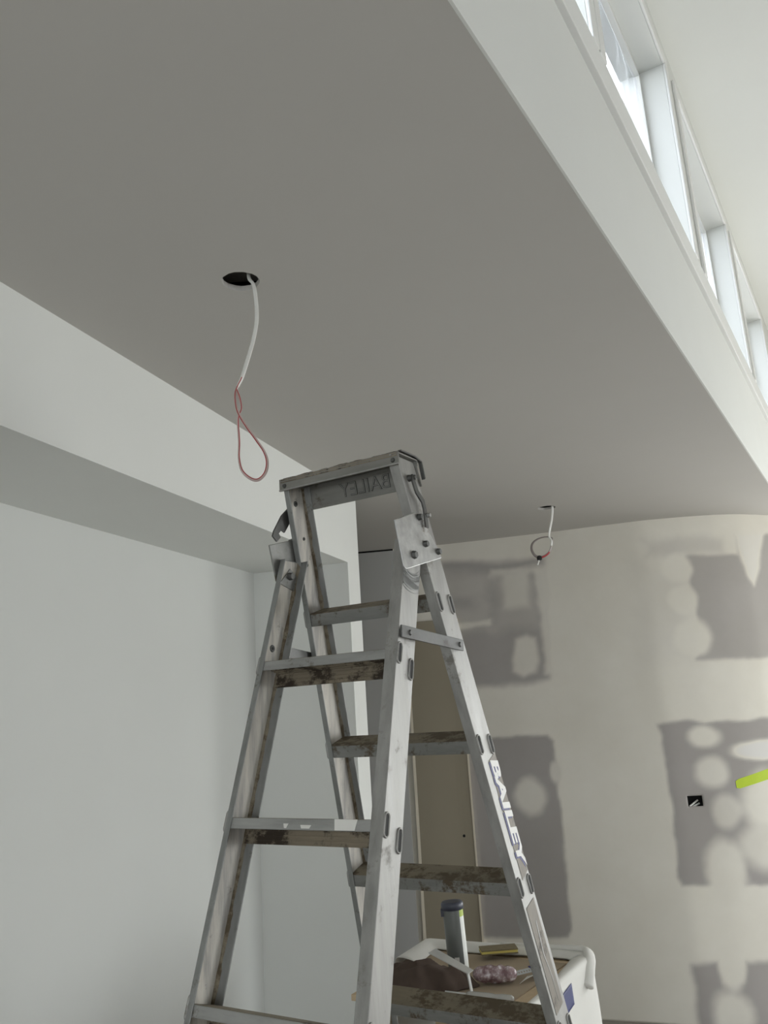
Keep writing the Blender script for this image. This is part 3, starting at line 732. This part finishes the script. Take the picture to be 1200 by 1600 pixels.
# rivets inside the left rails
def inner_rivet(Wf, Df, s, dd, r, par):
    c = Vector((-(Wf(s) - .003), Df(s) + dd, ZC - s))
    o = obj('rivet', MB().cyl(c, c + Vector((.0022, 0, 0)), r, r * .85, 16), M['steel'], par)
    obj('rivet_centre', MB().cyl(c + Vector((.0018, 0, 0)), c + Vector((.0032, 0, 0)), r * .45, r * .4, 12), M['slotdark'], o)
inner_rivet(WA, DA, .0400, -.004, .0075, raL); inner_rivet(WA, DA, .118, .006, .0045, raL); inner_rivet(WA, DA, .178, .0, .006, raL)
inner_rivet(WBf, DB, .3760, -.004, .0085, rbL)
# pivot bolt seen inside the left hinge and its small folded washer plate
c = Vector((-(WBf(.2149) - .004), DB(.2149) + .004, ZC - .2130))
pv = obj('pivot_bolt', MB().cyl(c, c + Vector((.012, 0, 0)), .0095, .008, 10), M['steel'], lad, bevel=.001)
wp = [(.195, .0), (.2126, .0295), (.2459, .0302), (.2316, -.0251)]
obj('washer_plate', MB().prism([(-(WBf(s) - .0035), DB(s) + dd, ZC - s) for s, dd in wp], (.0025, 0, 0)), M['tread'], lad)
# rubbed arcs on the right front rail under the plate
mb = MB()
for r, wd in ((.038, .0015), (.043, .0028), (.050, .0012), (.056, .0038), (.0645, .0012), (.070, .0026), (.078, .0012)):
    pv_c = web(1, WBf, DB, .2149, -.006, .0004); n = 14; inn = []; out = []
    for i in range(n + 1):
        a = math.radians(216 + 100 * i / n)
        for R_, lst in ((r, inn), (r + wd, out)):
            dd_ = R_ * math.cos(a); dz = R_ * math.sin(a)
            y = pv_c[1] + dd_; z = pv_c[2] + dz; s = ZC - z; dloc = y - DB(s); dloc = max(-cB / 2 + .002, min(cB / 2 - .001, dloc))
            lst.append(Vector((WBf(s) + .0003, DB(s) + dloc, z)))
    mb.prism(inn + out[::-1], (.0003, 0, 0))
obj('rub_marks', mb, M['alul'], rbR)
# brand lettering and stickers on the right rear rail
ax = (web(1, WA, DA, 1.0, 0) - web(1, WA, DA, 0, 0)).normalized(); cr = Vector((0, 1, 0)); cr = (cr - ax * cr.dot(ax)).normalized(); ou = ax.cross(cr)
if ou[0] < 0: ou = -ou
def on_rail(me_or_none, s, dd, off, flip=False):
    c = web(1, WA, DA, s, dd, 0) + ou * off
    X, Yv = ax, cr
    return Matrix(((X[0], Yv[0], ou[0], c[0]), (X[1], Yv[1], ou[1], c[1]), (X[2], Yv[2], ou[2], c[2]), (0, 0, 0, 1)))
def quad(s0, s1, da, db, off, th, skew=0.0):
    return MB().prism([web(1, WA, DA, s0, da) + ou * off, web(1, WA, DA, s0 - skew, db) + ou * off, web(1, WA, DA, s1 - skew, db) + ou * off, web(1, WA, DA, s1, da) + ou * off], ou * th)
stk = obj('brand_sticker', quad(.640, .893, -.006, .034, .0004, .0003, .016), M['worn'], raR)
me = text('BAILEY', .052, font_shear=.25, ext=.0002, off=.0021, spacing=1.0)
co = np.array([v.co[:] for v in me.vertices]); wx = co[:, 0].max() - co[:, 0].min(); hy = co[:, 1].max() - co[:, 1].min(); cx_ = (co[:, 0].max() + co[:, 0].min()) / 2; cy_ = (co[:, 1].max() + co[:, 1].min()) / 2
fit = Matrix.Diagonal((.252 / wx, .036 / hy, 1, 1)) @ Matrix.Translation((-cx_, -cy_, 0))
me2 = me.copy()
put_text(me2, 'navy_shadow', M['navy'], stk, on_rail(None, .757, .0095, .0008) @ fit)
put_text(me, 'white_lettering', M['whitevinyl'], stk, on_rail(None, .754, .0165, .0013) @ fit)
st2 = obj('worn_label', quad(.948, 1.172, -.026, .022, .0004, .0004, .013), M['worn'], raR)
obj('scratch', MB().prism([web(1, WA, DA, .98, .0) + ou * .001, web(1, WA, DA, .98, .003) + ou * .001, web(1, WA, DA, 1.05, -.004) + ou * .001, web(1, WA, DA, 1.10, .006) + ou * .001, web(1, WA, DA, 1.15, .002) + ou * .001, web(1, WA, DA, 1.10, .003) + ou * .001, web(1, WA, DA, 1.05, -.008) + ou * .001], ou * .0003), M['alu'], st2)

# ------------------------------------------------------------------ work table behind the ladder
ZT = .83
tr = Vector((.56, 3.04)); tu = -nB; tv = -uB         # tu to the left along the back edge, tv towards the viewer
def T(u, v, z=0.0): p = tr + tu * u + tv * v; return Vector((p[0], p[1], z))
tang = math.atan2(uB[0], uB[1])
TWd, TDp = .56, .54
tb = empty('work_table', T(TWd / 2, TDp / 2)); tag(tb, 'small wooden work table with plywood top behind the stepladder', 'table')
into(obj('plywood_top', MB().prism([T(0, 0, ZT - .022), T(TWd, 0, ZT - .022), T(TWd, TDp, ZT - .022), T(0, TDp, ZT - .022)], (0, 0, .018)), M['ply'], tb, bevel=.001))
for u in (.03, TWd - .07):
    for v in (.03, TDp - .07):
        into(obj('leg', MB().prism([T(u, v, 0), T(u + .04, v, 0), T(u + .04, v + .04, 0), T(u, v + .04, 0)], (0, 0, ZT - .022)), M['wood'], tb, bevel=.002))
into(obj('rail', MB().prism([T(.05, .04, ZT - .10), T(TWd - .05, .04, ZT - .10), T(TWd - .05, .06, ZT - .10), T(.05, .06, ZT - .10)], (0, 0, .075)), M['wood'], tb))
cd = obj('cardboard_sheet', MB().prism([T(.035, .045, ZT - .004), T(.51, .05, ZT - .004), T(.53, .50, ZT - .004), T(.07, .52, ZT - .004)], (0, 0, .004)), M['card'])
tag(cd, 'flat brown cardboard sheet lying on the work table top', 'cardboard')

# white drop sheet: folded over back and right side of the table, rolled at the corner
def sheet(name, fn, nu, nv, mat, th=.002, parent=None):
    bm = bmesh.new(); g = [[bm.verts.new(fn(i / nu, j / nv)) for j in range(nv + 1)] for i in range(nu + 1)]
    for i in range(nu):
        for j in range(nv): bm.faces.new((g[i][j], g[i + 1][j], g[i + 1][j + 1], g[i][j + 1]))
    o = obj(name, bm, mat, parent, smooth=True)
    md = o.modifiers.new('solid', 'SOLIDIFY'); md.thickness = th; md.offset = 1 if th > 0 else 0
    return o
def drape(u, v):
    # u along the back edge then round the right corner; v: 0 on the table, 1 hanging low
    hang = .70
    n1 = noise.noise(Vector((u * 5, v * 3, 2)))
    path = [(.585, .22), (.60, -.03), (.30, -.045), (-.015, -.035), (-.035, -.01), (-.030, .20), (-.025, .53)]
    cum = [0]
    for a, b in zip(path, path[1:]): cum.append(cum[-1] + math.hypot(b[0] - a[0], b[1] - a[1]))
    L = u * cum[-1]; i = max(k for k in range(len(cum) - 1) if cum[k] <= L + 1e-9); f = (L - cum[i]) / (cum[i + 1] - cum[i])
    eu = path[i][0] * (1 - f) + path[i + 1][0] * f; ev = path[i][1] * (1 - f) + path[i + 1][1] * f
    ins = .085 + .02 * math.sin(u * 9)
    cu_, cv_ = .30, .25; dl = math.hypot(cu_ - eu, cv_ - ev); du, dv = (cu_ - eu) / dl, (cv_ - ev) / dl
    if eu < 0 and ev > 0: du, dv = (1, 0); ins = .035 + .03 * max(0, 1 - ev / .3)
    if v < .22:
        k = 1 - v / .22; z = ZT + .003 + .008 * math.sin(k * PI) + .012 * (1 - k)
        return T(eu + du * ins * k * 1.0, ev + dv * ins * k, z)
    k = (v - .22) / .78
    flare = .028 * math.sin(k * 2.0) + .020 * n1 * k + .012 * math.sin(u * 30) * k
    z = ZT + .015 - (k ** 1.0) * hang
    return T(eu - du * flare, ev - dv * flare, z)
ds = sheet('drop_sheet', drape, 60, 40, M['cloth_w'], .0018)
tag(ds, 'white drop sheet hanging over the back and right side of the work table', 'drop sheet')
roll = [T(.30, -.035, ZT + .010), T(.10, -.045, ZT + .016), T(.0, -.04, ZT + .020), T(-.030, .0, ZT + .015), T(-.042, .05, ZT - .01), T(-.044, .09, ZT - .05)]
rp = catmull(roll, 8)
into_sheet = obj('rolled_edge', ribbon(rp, .020, .012, lambda u: .6, view=(0, 0, 1), n=14), M['cloth_w'], ds, smooth=True)
def tape_pt(i, j):
    p = drape(.775 + .070 * i, .245 + .065 * j + .012 * i); return p - Vector((tu[0], tu[1], 0)) * .0045
bt = sheet('blue_tape', tape_pt, 10, 8, M['tapeb'], .001)
tag(bt, 'dark blue tape patch on the hanging corner of the white drop sheet', 'tape')
def to_T(px_x, px_y): pass
# items: positions are floor-plan points on the table
def at(x, y, z=0.0): return Vector((x, y, ZT + z))
# canister
lean = Matrix.Translation(at(.152, 3.0 - .02, .0)) @ Matrix.Rotation(math.radians(-1.5), 4, 'Y') @ Matrix.Rotation(.5, 4, 'Z')
lean = Matrix.Translation(at(.150, 2.975, .0)) @ Matrix.Rotation(math.radians(-2.0), 4, 'Y')
cn = empty('canister', at(.150, 2.975)); tag(cn, 'tall grey and white canister with dark lid standing on the work table', 'canister')
into(obj('can_body', MB().lathe([(.030, .006), (.033, .010), (.033, .196), (.031, .202)], lean, 32), M['label_g'], cn, smooth=True))
into(obj('base_rim', MB().lathe([(.033, 0), (.0345, .002), (.0345, .010), (.033, .012)], lean, 32), M['cap'], cn, smooth=True))
def wrap_band(a0, a1, z0, z1, r, n=10):
    mb = MB(); P0 = []
    rings = []
    for i in range(n + 1):
        a = a0 + (a1 - a0) * i / n
        rings.append([lean @ Vector((rr * math.cos(a), rr * math.sin(a), z)) for rr, z in ((r, z0), (r + .0005, z0), (r + .0005, z1), (r, z1))])
    return mb.loft(rings)
into(obj('white_panel', wrap_band(-.95, .25, .013, .196, .0331), M['label_w'], cn))
into(obj('lime_band', wrap_band(-.95, .25, .176, .196, .0334), M['lime'], cn))
into(obj('lime_foot_band', wrap_band(-2.9, -.95, .013, .024, .0334), M['lime'], cn))
into(obj('code_panel', wrap_band(-1.9, -1.45, .032, .058, .0332), M['cloth_w'], cn))
into(obj('lid', MB().lathe([(.034, .196), (.037, .197), (.037, .214), (.034, .219), (.020, .220), (.001, .219)], lean, 32), M['cap'], cn, smooth=True))
into(obj('lid_tab', MB().box(-.040, -.030, -.012, .004, .178, .200, lean), M['cap'], cn))
# sanding block
sm = Matrix.Translation(at(.297, 3.125, .020)) @ Matrix.Rotation(.05, 4, 'Z')
sg = empty('sanding_block', at(.297, 3.135)); tag(sg, 'flat brown sanding block with yellow foam edge at the back of the table', 'sanding block')
into(obj('foam_core', MB().box(-.062, .062, -.030, .030, .0, .011, sm), M['spongey'], sg, bevel=.002))
into(obj('grit_face', MB().box(-.063, .063, -.031, .031, .009, .0135, sm), M['spongeb'], sg, bevel=.001))
into(obj('grit_base', MB().box(-.063, .063, -.031, .031, -.002, .002, sm), M['spongeb'], sg, bevel=.001))
# crumpled brown cloth
def crumple(u, v):
    a = 2 * PI * u; r = v
    rad = (1 + .16 * math.sin(3 * a + 1) + .08 * math.sin(7 * a)) * r
    x = .158 * rad * math.cos(a); y = .085 * rad * math.sin(a)
    def rdg(k, o): return 1 - min(1, abs(noise.noise(Vector((x * k + o, y * k * 1.3, o)))) * 2.2)
    h = (1 - r ** 3) * (.040 + .10 * x * -1 * 0 + .016 * math.cos(a) * r) + (.026 * rdg(8, 3) + .010 * rdg(15, 8)) * (1 - r ** 4) + .014 * noise.noise(Vector((x * 12, y * 12, 5))) * (1 - r ** 4)
    return at(.012 + x * math.cos(-.25) - y * math.sin(-.25), 2.87 + x * math.sin(-.25) + y * math.cos(-.25), max(.003, h))
cl = sheet('brown_cloth', crumple, 110, 40, M['cloth_b'], -.003)
tag(cl, 'crumpled dark brown cloth heaped on the front left of the work table', 'cloth')
# plaster knife lying on the cloth
kn = empty('plastering_knife', at(.13, 2.95, .03)); tag(kn, 'pale grey metal plastering knife resting slanted on the brown cloth', 'plastering knife')
def rot_to(a, b): 
    d = (Vector(b) - Vector(a)); q_ = d.to_track_quat('X', 'Z'); return Matrix.Translation(a) @ q_.to_matrix().to_4x4(), d.length
Mk, Lk = rot_to(at(.062, 2.80, .118), at(.172, 2.735, .070))
into(obj('blade', MB().prism([Mk @ Vector(p) for p in ((0, -.023, 0), (Lk, -.018, 0), (Lk, .018, 0), (0, .023, 0))], (Mk.to_3x3() @ Vector((0, 0, .0035)))), M['blade'], kn, bevel=.0008))
Mh, Lh = rot_to(at(.163, 2.742, .072), at(.172, 2.725, .004))
into(obj('tang', MB().box(0, Lh, -.004, .004, -.003, .003, Mh), M['blade'], kn, bevel=.001))
# lumpy plastic-wrapped roll
mw = Matrix.Translation(at(.254, 2.856, .028)) @ Matrix.Rotation(-.15, 4, 'Z') @ Matrix.Rotation(PI / 2, 4, 'Y')
bm = bmesh.new(); rings = []
for i in range(29):
    z = -.068 + .136 * i / 28; e = max(0.02, 1 - abs(z / .069) ** 5) ** .5; ring = []
    for k in range(28):
        a = 2 * PI * k / 28; r = .024 * e * (1 + .20 * noise.noise(Vector((z * 60, math.cos(a) * 1.6, math.sin(a) * 1.6))))
        ring.append(mw @ Vector((r * math.cos(a), r * math.sin(a), z)))
    rings.append(ring)
wr = obj('wrapped_roll', MB().loft(rings), M['wrap'], smooth=True)
tag(wr, 'lumpy purple and white roll wrapped in clear plastic beside the canister', 'roll')
# perforated corner bead
bd = empty('corner_bead', at(.36, 2.92)); tag(bd, 'perforated metal corner bead offcut lying on the table to the right of the wrapped roll', 'corner bead')
Mb, Lb = rot_to(at(.262, 2.865, .014), at(.435, 2.925, .024))
bm = bmesh.new(); nx_, ny_ = 40, 6; g = [[bm.verts.new(Mb @ Vector((Lb * i / nx_, -.020 + .040 * j / ny_, .006 * (1 - abs(j - 3) / 3)))) for j in range(ny_ + 1)] for i in range(nx_ + 1)]
for i in range(nx_):
    for j in range(ny_):
        if i % 2 == 1 and j in ((1, 4) if (i // 2) % 2 else (1, 4, 5)) and i > 2: continue
        bm.faces.new((g[i][j], g[i + 1][j], g[i + 1][j + 1], g[i][j + 1]))
o = into(obj('bead_strip', bm, M['bead'], bd)); md = o.modifiers.new('s', 'SOLIDIFY'); md.thickness = .0008
into(obj('blue_band', MB().box(Lb * .62, Lb * .98, -.008, .010, .0065, .0085, Mb), M['navy'], bd))
# clear handle lying at the front
gh = empty('screwdriver', at(.24, 2.69)); tag(gh, 'tool with a grey translucent handle lying at the front of the table', 'screwdriver')
m1, l1 = rot_to(at(.155, 2.735, .014), at(.285, 2.665, .014))
into(obj('handle', MB().loft([[m1 @ Vector((x, r * math.cos(2 * PI * k / 12), r * math.sin(2 * PI * k / 12))) for k in range(12)] for x, r in ((0, .006), (.01, .009), (l1 * .5, .010), (l1 * .62, .008), (l1 * .75, .0105), (l1 * .95, .0105), (l1, .006))]), plain('clear_handle', (.55, .54, .50), .2, 0, .25), gh, smooth=True))
into(obj('shaft', MB().cyl(m1 @ Vector((0, 0, 0)), m1 @ Vector((-.07, 0, 0)), .003), M['blade'], gh))
# folded paper sheets at the right
def paper(u, v): 
    return at(.325 + .09 * u + .03 * v, 2.80 + .05 * u - .06 * (v - .5) * (1 + u * .2) + .10 * v, .004 + .012 * math.sin(u * 3) * (1 - v) + .008 * v)
pp = sheet('paper_sheet', paper, 10, 8, M['cloth_w'], .001); tag(pp, 'curled white sheet of paper lying on the table behind the ladder rail', 'paper')
